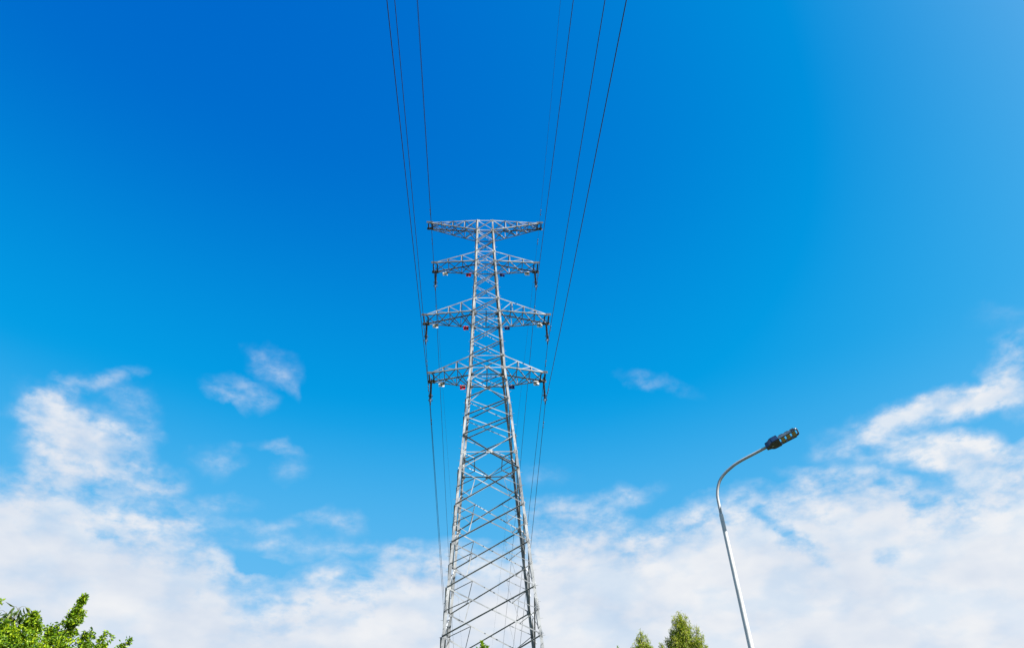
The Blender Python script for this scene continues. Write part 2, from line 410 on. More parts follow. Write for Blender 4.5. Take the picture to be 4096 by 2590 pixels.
FACES = [(Vector((0, -1, 0)), X), (Vector((0, 1, 0)), -X), (Vector((-1, 0, 0)), -Y), (Vector((1, 0, 0)), Y)]
def fpt(n, h, s, z):
    """point on a face: s in -1..1 across, at height z"""
    w = hw(z)
    return n * w + h * (s * w) + Z * z
members = []      # (size on face, kind, builder)
def brace(kind, n, P, Q, w, outer, rank, trim=0.0):
    P, Q = Vector(P), Vector(Q)
    d = (Q - P).normalized()
    P, Q = P + d * trim, Q - d * trim
    down = n.cross(d)
    if down.z > 0: down = -down
    off = n * (0.006 if outer else -0.024)
    mb = MB()
    mb.angle(P + off - down * (w / 2), Q + off - down * (w / 2), down, n if outer else -n, w * 0.9, w * (1.25 if outer else 1.05), 0.007)
    members.append(((Q - P).length * rank, kind, mb))
for fi, (n, h) in enumerate(FACES):
    rk = 1.6 if fi < 2 else 1.0
    def X_panel(zt, zb, w):
        brace('diagonal_brace', n, fpt(n, h, -1, zb), fpt(n, h, 1, zt), w, True, rk, 0.05)
        brace('diagonal_brace', n, fpt(n, h, -1, zt), fpt(n, h, 1, zb), w, False, rk, 0.05)
    for a, b in zip(SMALL, SMALL[1:]): X_panel(a, b, 0.052)
    for s in (-1, 1):
        brace('diagonal_brace', n, fpt(n, h, 0, A3B - 0.05), fpt(n, h, s, 27.71), 0.058, s > 0, rk, 0.04)
        brace('diagonal_brace', n, fpt(n, h, s, 23.60), fpt(n, h, 0, WST + 0.06), 0.058, s < 0, rk, 0.04)
        brace('diagonal_brace', n, fpt(n, h, 0, WST - 0.06), fpt(n, h, s, 21.20), 0.062, s > 0, rk, 0.04)
    for a, b in zip(SMALL2, SMALL2[1:]): X_panel(a, b, 0.056)
    for a, m, b in zip(BIG, BIGMID, BIG[1:]):
        X_panel(a, b, 0.066)
        # redundant members: leg mid-point to the quarter points of both diagonals, and a post between those
        for s in (-1, 1):
            def q(t, up):      # point on the diagonal that starts on this leg at the top (up) or bottom
                P, Q_ = (fpt(n, h, s, a), fpt(n, h, -s, b)) if up else (fpt(n, h, s, b), fpt(n, h, -s, a))
                return P.lerp(Q_, t)
            q1, q2 = q(0.257, True), q(0.228, False)
            mid = fpt(n, h, s, m)
            brace('secondary_brace', n, mid, q1, 0.04, s < 0, rk * 0.9, 0.03)
            brace('secondary_brace', n, mid, q2, 0.04, s > 0, rk * 0.9, 0.03)
            mb = MB()
            if (h * s).x > 0.5: mb.angle(q1 - n * 0.035, q2 - n * 0.035, -n, h * s, 0.05, 0.012, 0.006)
            else: mb.angle(q1 - n * 0.035, q2 - n * 0.035, h * s, -n, 0.042, 0.042, 0.006)
            members.append(((q1 - q2).length * rk, 'post', mb))
    for z in (T0 - 0.02, T1, A1T, A1B, A2T, A2B, A3T, A3B, WST):
        brace('horizontal_strut', n, fpt(n, h, -1, z), fpt(n, h, 1, z), 0.055, False, rk, 0.02)
    # gusset plates
    for z, s_, w_, hh in [(zz, ss, 0.13, 0.10) for zz in (T0 - 0.06, T1, A1T, A1B, A2T, A2B, A3T, A3B) for ss in (-1, 1)] + \
                        [(A3B, 0, 0.15, 0.085), (WST, 0, 0.18, 0.10)] + [(zz, ss, 0.12, 0.13) for zz in (WST, *BIG[1:6]) for ss in (-1, 1)]:
        c = fpt(n, h, s_, z) - h * (s_ * 0.10) - n * 0.018 if s_ else fpt(n, h, 0, z) + n * 0.004
        mb = MB()
        tilt = (fpt(n, h, s_, z + 1) - fpt(n, h, s_, z)).normalized() if s_ else (fpt(n, h, 0, z + 1) - fpt(n, h, 0, z)).normalized()
        mb.box(c, h, n, tilt, w_, 0.006, hh)
        for i in (-0.6, 0.0, 0.6):
            for j in (-0.55, 0.55):
                q_ = c + h * (w_ * i) + tilt * (hh * j)
                mb.tube([q_, q_ + n * 0.035], 0.012, 6)
        members.append(((w_ * hh * 100) * rk, 'gusset_plate', mb))
# plan (horizontal) bracing inside the body
def plan(z, diamond, cross, conn):
    w = hw(z)
    mids = [Vector((0, -w, z)), Vector((-w, 0, z)), Vector((0, w, z)), Vector((w, 0, z))]
    def mem(P, Q, k=0.055, kind='plan_brace'):
        mb = MB()
        d = (Q - P).normalized()
        side = Z.cross(d)
        mb.angle(P + Z * 0.05, Q + Z * 0.05, -Z, side, k, k, 0.007)
        members.append(((Q - P).length, kind, mb))
    for i in range(4):
        if i in diamond: mem(mids[i], mids[(i + 1) % 4])
    if cross:
        mem(mids[0], mids[2])
        mem(mids[1] + Z * 0.06, mids[3] + Z * 0.06)
    if conn:
        for s in (-1, 1):
            a, b = Vector((s * w / 2, -w / 2, z)), Vector((s * w / 2, w / 2, z))
            mem(a, b, 0.05)
            for t in (-1, 1): mem(Vector((s * w, t * w, z)), Vector((s * w / 2, t * w / 2, z)), 0.045)
plan(A2B, (1, 2), True, False)
plan(A3B, (1, 2), True, False)
plan(WST, (0, 1, 2, 3), False, True)
by = {}
for r_, k, mb in members: by.setdefault(k, []).append((r_, mb))
for k, lst in by.items():
    lst.sort(key=lambda q: -q[0])
    for r_, mb in lst[:96]: mb.build(k, M['steel'], pylon)
    if len(lst) > 96:
        rest = MB()
        for r_, mb in lst[96:]: rest.add(mb.v, mb.f)
        tag(rest.build(k, M['steel'], pylon), kind='stuff')

# crossarms ------------------------------------------------------------
# (leg level of upper chord, leg level of lower chord, tip reach, tip half depth, tip level, panels)
ARMS = [(T0, T1, 4.49, 0.36, T0, 4), (A1T, A1B, 3.96, 0.53, A1B, 3), (A2T, A2B, 4.46, 0.53, A2B - 0.02, 4), (A3T, A3B, 3.90, 0.54, A3B, 3)]
for ai, (zt, zb, reach, td, ztip, npan) in enumerate(ARMS):
    for s in (-1, 1):
        arm = empty('crossarm', (0, 0, 0), 0, pylon)
        nodes = {}
        for sy in (-1, 1):
            Lt, Lb = corner(s, sy, zt), corner(s, sy, zb)
            dz = 0.05 if ai else -0.05
            tt = Vector((s * (reach - 0.12), sy * td, ztip + (dz if ai else 0)))
            tb = Vector((s * (reach - 0.12), sy * td, ztip + (0 if ai else dz)))
            for kind, A, B, zsgn in (('t', Lt, tt, -1), ('b', Lb, tb, 1)):
                mb = MB()
                mb.angle(A, B, Z * zsgn, -sy * Y, 0.072, 0.078, 0.009)
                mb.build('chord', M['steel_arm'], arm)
                nodes[kind, sy] = [A.lerp(B, i / npan) for i in range(npan + 1)]
            nf = sy * Y
            for i in range(1, npan):
                P, Q = nodes['t', sy][i], nodes['b', sy][i]
                mb = MB()
                mb.angle(P - nf * 0.012, Q - nf * 0.012, s * X, -nf, 0.055, 0.055, 0.007)
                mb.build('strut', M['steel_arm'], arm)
            for i in range(npan - (1 if ai else 1)):
                P, Q = (nodes['t', sy][i + 1], nodes['b', sy][i]) if ai else (nodes['t', sy][i], nodes['b', sy][i + 1])
                d = (Q - P).normalized()
                dn = nf.cross(d)
                if dn.z > 0: dn = -dn
                mb = MB()
                mb.angle(P - nf * 0.014, Q - nf * 0.014, dn, -nf, 0.05, 0.05, 0.006)
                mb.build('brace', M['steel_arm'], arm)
        # lower plane X bracing (upper plane too on the topmost arm), and cross struts
        for kind in (('t', 'b') if ai == 0 else ('b',)):
            for i in range(npan):
                for sgn in (-1, 1):
                    P, Q = nodes[kind, sgn][i], nodes[kind, -sgn][i + 1]
                    o = Z * (0.004 if sgn > 0 else 0.016) * (1 if kind == 'b' else -1)
                    mb = MB()
                    d = (Q - P).normalized()
                    uu = Z.cross(d)
                    if (uu.y > 0) != (s > 0 and sgn < 0 and kind == 'b'): uu = -uu
                    mb.angle(P + o, Q + o, uu, Z, 0.062, 0.04, 0.006)
                    mb.build('brace', M['steel_arm'], arm)
        for i in range(1, npan):
            P, Q = nodes['t', -1][i], nodes['t', 1][i]
            mb = MB()
            mb.angle(P - Z * 0.02, Q - Z * 0.02, -s * X, -Z, 0.05, 0.05, 0.006)
            mb.build('strut', M['steel_arm'], arm)
        # tip: bolted end plates and the twin hanger beam the insulator swings from
        for sy in (-1, 1):
            mb = MB()
            e = nodes['b', sy][-1]
            dirc = (nodes['b', sy][-1] - nodes['b', sy][0]).normalized()
            c = Vector((s * (reach - 0.16), sy * (td + 0.012), ztip + 0.02)) 
            mb.box(c, X, Y, Z, 0.26, 0.008, 0.085)
            mb.box(c + Z * 0.085 - Y * (sy * 0.05), X, Y, Z, 0.24, 0.06, 0.006)
            for i in range(5):
                q_ = c + X * (-0.2 + 0.1 * i)
                mb.tube([q_, q_ + Y * (sy * 0.04)], 0.016, 6)
            mb.build('tip_plate', M['dark'], arm)
        for dx in (-0.11, 0.11):
            mb = MB()
            c = Vector((s * (reach - 0.20) + dx, 0, ztip - 0.03))
            mb.box(c, X, Y, Z, 0.006, td, 0.085)
            mb.box(c + X * (math.copysign(0.04, dx)) - Z * 0.08, X, Y, Z, 0.04, td - 0.01, 0.006)
            mb.build('hanger_beam', M['dark'], arm)
TW = Matrix.Translation((TX, TY, 0)) @ Matrix.Rotation(YAW, 4, 'Z')
ORD = ['topmost', 'second', 'third', 'lowest']
SIDE = {-1: 'left', 1: 'right'}

# ------------------------------------------------------------------ coloured phase plates on the rear lower chords
def make_plate(name, m):
    root = empty(name)
    for sx in (-1, 1):
        mb = MB()
        mb.box((sx * 0.0975, 0, 0), X, Y, Z, 0.0925, 0.004, 0.185)
        mb.build('panel', m, root)
    br = MB()
    br.box((0, -0.012, 0), X, Y, Z, 0.02, 0.006, 0.2)
    br.box((0, -0.03, 0.07), X, Y, Z, 0.014, 0.03, 0.014)
    br.build('bracket', M['bolt'], root)
    return root
protos = {k: None for k in ('white', 'red', 'blue')}
for ai, fr in ((1, {(-1, 'white'): .745, (-1, 'red'): .17, (1, 'blue'): .163, (1, 'white'): .78}),
               (2, {(-1, 'white'): .79, (-1, 'red'): .145, (1, 'blue'): .156, (1, 'white'): .85}),
               (3, {(-1, 'white'): .728, (-1, 'red'): .183, (1, 'blue'): .19, (1, 'white'): .823})):
    zt, zb, reach, td, ztip, npan = ARMS[ai]
    for (s, cname), t in fr.items():
        A, B = corner(s, 1, zb), Vector((s * (reach - 0.12), td, ztip))
        p = A.lerp(B, t) + Vector((0, 0.05, -0.02))
        if protos[cname] is None:
            o = protos[cname] = make_plate('phase_sign', M[cname])
        else: o = copy_tree(protos[cname])
        o.location = TW @ p
        o.rotation_euler = (0, 0, YAW)
        where = 'near the tip of' if cname == 'white' else 'close to the tower body on'
        tag(o, 'square %s sign plate %s the %s crossarm, %s side' % (cname, where, ORD[ai], SIDE[s]), 'sign', 'coloured sign plates on the crossarms')

# ------------------------------------------------------------------ insulator strings
def make_insulator(length):
    root = empty('insulator_string')
    mb = MB()
    mb.tube([(0, 0, 0.02), (0, 0, -0.30)], 0.022, 8)
    for i in range(3):
        mb.box((0, 0, -0.02 - 0.1 * i), X, Y, Z, 0.035 if i % 2 else 0.012, 0.012 if i % 2 else 0.035, 0.035)
    mb.build('hanger_link', M['fitting'], root)
    top, bot = -0.30, -(length - 0.36)
    prof = [(0.02, top)]
    nsh = 24
    for i in range(nsh):
        z0 = top + (bot - top) * i / nsh
        h_ = (bot - top) / nsh
        r1 = 0.078 if i % 2 == 0 else 0.060
        prof += [(0.022, z0), (0.024, z0 + h_ * 0.35), (r1, z0 + h_ * 0.72), (r1, z0 + h_ * 0.80), (0.024, z0 + h_ * 0.86)]
    prof.append((0.02, bot))
    b = MB()
    b.lathe(prof[::-1], n=14)
    b.build('shed_column', M['rubber'], root, True)
    for f_ in (0.70, 0.865):
        zr = -length * f_
        rg = MB()
        rg.tube([(0.135 * math.cos(a), 0.135 * math.sin(a), zr) for a in [6.2831853 * k / 24 for k in range(24)]], 0.016, 7, closed=True)
        for a in (0.4, 0.4 + math.pi):
            rg.tube([(0.135 * math.cos(a), 0.135 * math.sin(a), zr), (0.02 * math.cos(a), 0.02 * math.sin(a), zr - 0.03)], 0.010, 6)
        rg.build('grading_ring', M['rubber'], root, True)
    mb = MB()
    mb.tube([(0, 0, bot + 0.02), (0, 0, -length + 0.09)], [0.028, 0.02], 8)
    mb.box((0, 0, -length + 0.16), X, Y, Z, 0.04, 0.014, 0.05)
    mb.build('clevis', M['fitting'], root)
    cl = MB()
    cl.tube([(0, -0.2, -length + 0.01), (0, -0.08, -length + 0.03), (0, 0.08, -length + 0.03), (0, 0.2, -length + 0.01)], [0.022, 0.04, 0.04, 0.022], 8)
    cl.box((0, 0, -length + 0.07), X, Y, Z, 0.025, 0.05, 0.045)
    cl.build('suspension_clamp', M['dark'], root)
    return root
CLAMP = {(1, -1): (-3.714, 36.671), (1, 1): (3.704, 36.668), (2, -1): (-4.208, 31.653), (2, 1): (4.236, 31.664), (3, -1): (-3.725, 26.80), (3, 1): (3.756, 26.756)}
ins0 = None
for (ai, s), (cxl, czl) in CLAMP.items():
    ztip = ARMS[ai][4] - 0.03
    if ins0 is None: o = ins0 = make_insulator(2.10)
    else: o = copy_tree(ins0)
    o.location = TW @ Vector((cxl, 0, ztip))
    o.rotation_euler = (0, 0, YAW)
    o.scale = (1, 1, (ztip - czl) / 2.10)
    tag(o, 'dark ribbed insulator string with two rings hanging from the %s tip of the %s crossarm' % (SIDE[s], ORD[ai]), 'insulator', 'insulator strings under the crossarm tips')

# ------------------------------------------------------------------ conductors and earth wires
WIRES = [(1, -1, .0504, 3.778, -.0670, 4.170), (1, 1, -.1448, 3.738, -.1112, 4.196), (2, -1, .0072, 3.746, -.0858, 4.191), (2, 1, -.1286, 3.730, -.1246, 4.190),
         (3, -1, -.0595, 3.724, -.0538, 4.167), (3, 1, -.1572, 3.732, -.1892, 4.169), (0, -1, -.03, 4.03, -.03, 3.42), (0, 1, -.03, 3.585, -.03, 4.71)]
SPAN = 350.0
for (ai, s, a1, z1, a2, z2) in WIRES:
    if ai: c, rad, nm = TW @ Vector((CLAMP[ai, s][0], 0, CLAMP[ai, s][1])), 0.016, 'power_line'
    else: c, rad, nm = TW @ Vector((s * (4.245 if s < 0 else 4.31), 0, T0 - 0.02)), 0.0075, 'earth_wire'
    def pt(S):
        sg, a, azd = (-1, a1, z1) if S < 0 else (1, a2, z2)
        d = abs(S)
        return c + Vector((-math.sin(R(azd)) * sg * d, math.cos(R(azd)) * sg * d, a * d - a / SPAN * d * d))
    ss = [-350, -300, -250, -200, -160, -120, -90, -70] + [-60 + 2.5 * i for i in range(49)] + [70, 90, 120, 160, 200, 250, 300, 350]
    mb = MB()
    mb.tube([pt(S) for S in ss], rad, 6)
    w = mb.build(nm, M['wire'], None, True)
    if ai: tag(w, 'black power line running through the insulator under the %s tip of the %s crossarm' % (SIDE[s], ORD[ai]), 'power line', 'conductors strung along the pylon')
    else: tag(w, 'thin earth wire carried on the %s tip of the topmost crossarm' % SIDE[s], 'earth wire', 'earth wires on top of the pylon')
    for S in ((-2.1, 1.97) if ai else (-1.6, 1.6)):
        p = pt(S)
        d = (pt(S + 0.1) - pt(S - 0.1)).normalized()
        side = d.cross(Z).normalized()
        dm = MB()
        lo = p - Z * 0.085
        dm.box(p - Z * 0.04, d, side, Z, 0.022, 0.018, 0.06)
        dm.tube([lo - d * 0.24, lo - d * 0.1 - Z * .006, lo + d * 0.1 - Z * .006, lo + d * 0.24], 0.007, 5)
        o = dm.build('vibration_damper', M['fitting'], w)
        for k in (-1, 1):
            wt = MB()
            wt.tube([lo + d * (k * 0.17), lo + d * (k * 0.2), lo + d * (k * 0.28), lo + d * (k * 0.3)], [0.016, 0.034, 0.038, 0.024], 8)
            wt.build('weight', M['fitting'], o, True)

# ------------------------------------------------------------------ street lamp
LH = 14.0 / 12.0
lamp = empty('street_lamp', (3.35043 * LH, 11.52279 * LH, 0), R(-28))
tag(lamp, 'white street lamp with curved grey arm and dark blue slotted LED head', 'street lamp')
PZ = (6.48 - 1.6) * LH + 1.6
mb = MB()
prof = [(0.082, 0.0), (0.082, 0.02), (0.071, 0.5), (0.038, PZ - 0.01), (0.038, PZ), (0.034, PZ + 0.012)]
mb.lathe(prof, n=28)
mb.build('pole', M['pole'], lamp, True)
fl = MB()
fl.box((0, 0, 0.012), X, Y, Z, 0.2, 0.2, 0.012)
for i in (-1, 1):
    for j in (-1, 1): fl.tube([(0.15 * i, 0.15 * j, 0.02), (0.15 * i, 0.15 * j, 0.07)], 0.016, 6)
fl.build('base_plate', M['steel'], lamp)
# outreach arm profile, metres from the pole axis and height (solved from the vertical plane of the arm)
AP = [(0.0, 6.30), (0.0, 6.46), (0.002, 6.62), (0.006, 6.77), (0.022, 6.87), (0.055, 6.97), (0.105, 7.065), (0.17, 7.135), (0.25, 7.195), (0.33, 7.24), (0.42, 7.285), (0.52, 7.32), (0.61, 7.345), (0.83, 7.40), (0.985, 7.44)]
AP.append((1.03, 7.452))
AP = [(x * LH, (z - 1.6) * LH + 1.6) for x, z in AP]
def spline(P, k=6):
    out = []
    for i in range(len(P) - 1):
        p0, p1, p2, p3 = P[max(i - 1, 0)], P[i], P[i + 1], P[min(i + 2, len(P) - 1)]
        for j in range(k):
            t = j / k
            out.append(tuple(0.5 * ((2 * b) + (c_ - a) * t + (2 * a - 5 * b + 4 * c_ - d) * t * t + (-a + 3 * b - 3 * c_ + d) * t ** 3) for a, b, c_, d in zip(p0, p1, p2, p3)))
    out.append(P[-1])
    return out
mb = MB()
sp = spline(AP)
mb.tube([(x, 0, z) for x, z in sp], 0.0285, 16)
mb.build('arm', M['arm'], lamp, True)
hd = empty('lamp_head', (AP[-2][0] + 0.06, 0, AP[-2][1] + 0.0145), 0, lamp)
hd.rotation_euler = (0, -R(14.0), 0)
hd.scale = (0.86, 1.2, 1.12)
# head axes: x outwards, y across, z up.
def prism_xy(outline, z0, z1, inset=0.0):
    m_ = MB()
    n_ = len(outline)
    cxm = sum(p[0] for p in outline) / n_
    vs = [(x, y, z0) for x, y in outline] + [(cxm + (x - cxm) * (1 - inset), y * (1 - inset), z1) for x, y in outline]
    fs = [tuple(range(n_))[::-1], tuple(range(n_, 2 * n_))]
    for i in range(n_):
        j = (i + 1) % n_
        fs.append((i, j, n_ + j, n_ + i))
    m_.add(vs, fs)
    return m_
HO = [(-0.06, -0.045), (0.02, -0.06), (0.09, -0.118), (0.13, -0.128), (0.285, -0.128), (0.285, 0.128), (0.13, 0.128), (0.09, 0.118), (0.02, 0.06), (-0.06, 0.045)]
h1 = prism_xy(HO, -0.028, 0.062, 0.10)
for i in range(3): h1.box((0.10 + 0.07 * i, 0.128, 0.01), X, Y, Z, 0.016, 0.012, 0.022)
ho = h1.build('housing', M['bluehousing'], hd)
cv = prism_xy([(x * 0.96 + 0.004, y * 0.93) for x, y in HO], -0.044, -0.0285, 0.0)
for (a, b_) in ((0.03, 0.0), (0.09, 0.08), (0.09, -0.08), (0.18, 0.1), (0.18, -0.1), (0.26, 0.1), (0.26, -0.1), (0.22, 0.0)):
    cv.tube([(a, b_, -0.043), (a, b_, -0.052)], 0.008, 8)
cv.build('cover', M['darkcover'], ho)
lb = MB()
lb.box((0.09, -0.01, -0.0465), X, Y, Z, 0.022, 0.014, 0.0022)
lb.build('plate', M['rail'], ho)
SW = 0.106
fr = MB()
for sy in (-1, 1):
    fr = MB()
    fr.box((0.475, sy * SW, -0.002), X, Y, Z, 0.19, 0.011, 0.024)
    so_ = fr.build('side_rail', M['rail'], hd)
    st_ = MB()
    st_.box((0.475, sy * SW, -0.0285), X, Y, Z, 0.19, 0.0125, 0.0022)  # black strip standing in for the shadow on the rail's underside
    st_.build('shade_strip', M['blackframe'], so_)
ef = MB()
ef.tube([(0.60, -SW, 0.0), (0.69, -SW, 0.0), (0.725, -SW * 0.86, 0.0), (0.735, -SW * 0.6, 0.0), (0.735, SW * 0.6, 0.0), (0.725, SW * 0.86, 0.0), (0.69, SW, 0.0), (0.60, SW, 0.0)], 0.019, 10)
ef.build('end_loop', M['endcap'], hd, True)
for i in range(3):
    x0 = 0.365 + i * 0.135
    pn = MB()
    pn.box((x0, 0, 0.004), X, Y, Z, 0.047, 0.0945, 0.018)
    for j in range(7): pn.box((x0, -0.084 + j * 0.028, 0.034), X, Y, Z, 0.045, 0.004, 0.0125)
    po = pn.build('led_module', M['blackframe'], hd)
    for k in (-1, 1):
        ld = MB()
        ld.box((0, 0, 0), X, Y, Z, 0.041, 0.042, 0.002)
        ld.build('led_board', M['led'], po, loc=(x0, k * 0.046, -0.0165))

# ------------------------------------------------------------------ trees
class Crown:
    def __init__(s, seed):
        s.rng = random.Random(seed)
        s.v, s.f, s.c = [], [], []
        s.tw = MB()
    def leaf(s, p, d, L, wd, fold=0.25, curl=0.15, age=0.0):
        r = s.rng
        d = d.normalized()
        side = d.cross(Vector((r.uniform(-1, 1), r.uniform(-1, 1), r.uniform(-1, 1))))
        if side.length < 0.05: side = d.orthogonal()
        side.normalize()
        up = side.cross(d)
        b = len(s.v)
        m1 = p + d * (L * 0.45)
        s.v += [p, m1 + side * (wd / 2) + up * (wd * fold), p + d * L - up * (L * curl), m1 - side * (wd / 2) + up * (wd * fold)]
        s.f += [(b, b + 1, b + 2), (b, b + 2, b + 3)]
        s.c += [max(0.0, min(1.0, r.random() + age))] * 4
    def build(s, m, parent, wood):
        me = bpy.data.meshes.new('crown')
        me.from_pydata([tuple(q) for q in s.v], [], s.f)
        at = me.attributes.new('leafvar', 'FLOAT', 'POINT')
        at.data.foreach_set('value', s.c)
        me.materials.append(m)
        o = bpy.data.objects.new('crown', me)
        COL.objects.link(o)
        o.parent = parent
        if s.tw.v: s.tw.build('branches', wood, parent, True)
        return o
    def rv(s): return Vector((s.rng.gauss(0, 1), s.rng.gauss(0, 1), s.rng.gauss(0, 1)))
    def shoot(s, base, tip, r0, r1, n, L, wd, droop=0.5, twig=0.008, power=0.8, bias=0.0):
        """leafy shoot: a thin stem with leaves on short side twigs; r0 at the base, r1 at the tip"""
        base, tip = Vector(base), Vector(tip)
        ln = (tip - base).length
        bend = s.rv() * ln * 0.04
        def ax(t): return base.lerp(tip, t) + bend * math.sin(t * math.pi)
        s.tw.tube([ax(t) for t in (0, .25, .5, .75, 0.97)], [twig, twig * .85, twig * .7, twig * .5, twig * .25], 5)
        nt = max(3, n // 9)
        for i in range(nt):
            t = s.rng.random() ** power if bias == 0 else s.rng.random() ** (power + bias)
            rr = (r0 + (r1 - r0) * t) * s.rng.uniform(0.35, 1.08)
            a = s.rng.uniform(0, 6.283)
            out = Vector((math.cos(a), math.sin(a), s.rng.uniform(0.1, 0.8))).normalized()
            p0 = ax(t)
            p1 = p0 + out * rr
            if rr > 0.05: s.tw.tube([p0, p0.lerp(p1, .5) + Z * rr * .08, p1], [twig * .4, twig * .3, twig * .15], 4)
            for k in range(9):
                u = s.rng.uniform(0.35, 1.0)
                d = out * 0.55 + s.rv() * 0.55 - Z * droop
                s.leaf(p0.lerp(p1, u) + s.rv() * L * 0.3, d, L * s.rng.uniform(0.6, 1.2), wd * s.rng.uniform(0.7, 1.15))
    def mass(s, c, rad, n, L, wd, droop=0.4):
        """many separate leaf clumps through an ellipsoid, gaps between them"""
        c = Vector(c)
        k = 0
        while k < n:
            q = s.rv()
            q = q.normalized() * (s.rng.random() ** 0.42)
            cc = c + Vector((q.x * rad[0], q.y * rad[1], q.z * rad[2]))
            ax = (q * 0.6 + s.rv() * 0.5 + Z * 0.5).normalized() * s.rng.uniform(0.10, 0.2)
            age = s.rng.choice((-0.25, -0.1, 0.0, 0.12, 0.25))
            for j in range(26):
                d = q * 0.5 + s.rv() * 0.6 - Z * droop
                p = cc + ax * s.rng.random() + s.rv() * 0.038
                s.leaf(p, d, L * s.rng.uniform(0.55, 1.2), wd * s.rng.uniform(0.7, 1.15), 0.25, 0.15, age)
            k += 26
def trunk(root, pts, r0, r1, m, limbs=()):
    mb = MB()
    n = len(pts)
    mb.tube(pts, [r0 + (r1 - r0) * (i / (n - 1)) for i in range(n)], 12)
    for (a, b, c_, ra, rb) in limbs: mb.tube([a, b, c_], [ra, (ra + rb) / 2, rb], 8)
    return mb.build('trunk', m, root, True)

# bright broadleaf tree at the left edge
def P6(base, off): return Vector(off) - Vector(base)
TA = Vector((-9.75, 15.6, 0))
ta = empty('broadleaf_tree', TA)
tag(ta, 'bushy bright green broadleaf tree with one tall pointed shoot, lower left corner', 'tree')
C = Crown(11)
L_, W_ = 0.078, 0.040
def rel(x, y, z): return Vector((x, y, z)) - TA
sh = [  # base, tip, base radius, tip radius, leaves
    ((-9.42, 15.34, 5.85), (-9.33, 15.39, 6.93), 0.24, 0.02, 900),
    ((-9.33, 15.35, 6.0), (-9.24, 15.36, 6.62), 0.14, 0.05, 200),
    ((-9.40, 15.40, 6.1), (-9.47, 15.42, 6.55), 0.14, 0.05, 180),
    ((-10.0, 15.0, 5.6), (-9.99, 14.98, 6.50), 0.34, 0.05, 1100),
    ((-10.12, 15.05, 5.6), (-10.1, 15.0, 6.36), 0.2, 0.06, 300),
    ((-9.88, 15.0, 5.6), (-9.86, 15.05, 6.28), 0.2, 0.06, 300),
    ((-9.66, 15.15, 5.6), (-9.68, 15.17, 6.24), 0.17, 0.05, 380),
    ((-9.55, 15.2, 5.6), (-9.57, 15.22, 6.30), 0.18, 0.05, 380),
    ((-9.18, 15.45, 5.6), (-9.15, 15.5, 6.20), 0.17, 0.04, 330),
    ((-9.05, 15.52, 5.6), (-9.02, 15.56, 6.22), 0.13, 0.03, 260),
    ((-8.93, 15.58, 5.65), (-8.84, 15.68, 6.24), 0.10, 0.05, 180),
    ((-8.78, 15.68, 5.7), (-8.69, 15.77, 6.18), 0.09, 0.03, 95),
    ((-8.55, 15.80, 5.6), (-8.40, 15.93, 6.17), 0.12, 0.05, 210),
    ((-8.52, 15.8, 5.6), (-8.53, 15.85, 6.08), 0.10, 0.05, 120),
    ((-10.35, 14.7, 5.5), (-10.37, 14.7, 6.27), 0.22, 0.05, 500),
    ((-10.22, 14.82, 5.5), (-10.2, 14.83, 6.15), 0.18, 0.05, 320),
    ((-10.70, 14.5, 5.6), (-10.54, 14.6, 6.62), 0.14, 0.06, 260),
    ((-10.6, 14.55, 5.5), (-10.62, 14.55, 6.3), 0.2, 0.05, 260),
]
for a, b, r0, r1, n in sh: C.shoot(rel(*a), rel(*b), r0, r1, int(n * 1.2), L_, W_, 0.55, 0.009)
for (x, y, z, rx, rz, n) in ((-10.3, 14.8, 5.76, 0.45, 0.36, 2500), (-9.75, 15.15, 5.68, 0.5, 0.38, 2700), (-9.25, 15.4, 5.62, 0.45, 0.36, 2200), (-8.85, 15.65, 5.62, 0.34, 0.28, 2000),
                             (-9.7, 15.6, 4.9, 1.5, 0.75, 6000), (-9.7, 15.7, 4.1, 1.5, 0.9, 4000)):
    C.mass(rel(x, y, z), (rx, 0.6 if rx < 1 else 1.3, rz), n, L_, W_, 0.5)
C.build(M['leafA'], ta, M['twig'])
trunk(ta, [(0, 0, -0.1), (0.03, 0.02, 1.2), (-0.02, 0.05, 2.6), (0, 0, 4.2), (0.02, -0.1, 5.4)], 0.13, 0.03, M['bark'],
      [((0, 0, 2.6), (-0.4, -0.3, 4.0), (-0.6, -0.8, 5.6), .06, .015), ((0, 0, 2.8), (0.5, -0.1, 4.2), (0.4, -0.2, 5.8), .06, .015), ((0, 0, 3.2), (0.5, .3, 4.3), (1.0, 0.1, 5.5), .05, .012)])

# tree with long drooping leaves behind it
TB = Vector((-10.5, 16.2, 0))
tb = empty('long_leaved_tree', TB)
tag(tb, 'tree with long drooping dark leaves rising behind the bright bush in the lower left', 'tree')
C = Crown(5)
def relb(x, y, z): return Vector((x, y, z)) - TB
def spray(base, tip, n, r, L):
    base, tip = Vector(base), Vector(tip)
    C.tw.tube([base, base.lerp(tip, .5) + Z * .02, tip], [.014, .010, .004], 5)
    for i in range(n):
        t = 0.45 + 0.55 * (i / n) ** 0.8
        p = base.lerp(tip, t)
        a = i * 2.4 + C.rng.uniform(-.3, .3)
        o = Vector((math.cos(a), math.sin(a), 0))
        m_ = p + o * r * C.rng.uniform(0.5, 1) + Z * 0.05
        C.tw.tube([p, p.lerp(m_, .5) + Z * .03, m_], [.005, .004, .002], 4)
        for k in range(4):
            C.leaf(p.lerp(m_, C.rng.uniform(.5, 1)), o * 0.5 - Z * C.rng.uniform(0.5, 1.3) + C.rv() * .25, L * C.rng.uniform(.8, 1.2), 0.036, 0.3, 0.25)
spray(relb(-11.05, 15.9, 5.6), relb(-10.90, 15.72, 6.86), 22, 0.20, 0.22)
spray(relb(-11.05, 15.9, 5.9), relb(-11.05, 15.62, 6.74), 13, 0.2, 0.21)
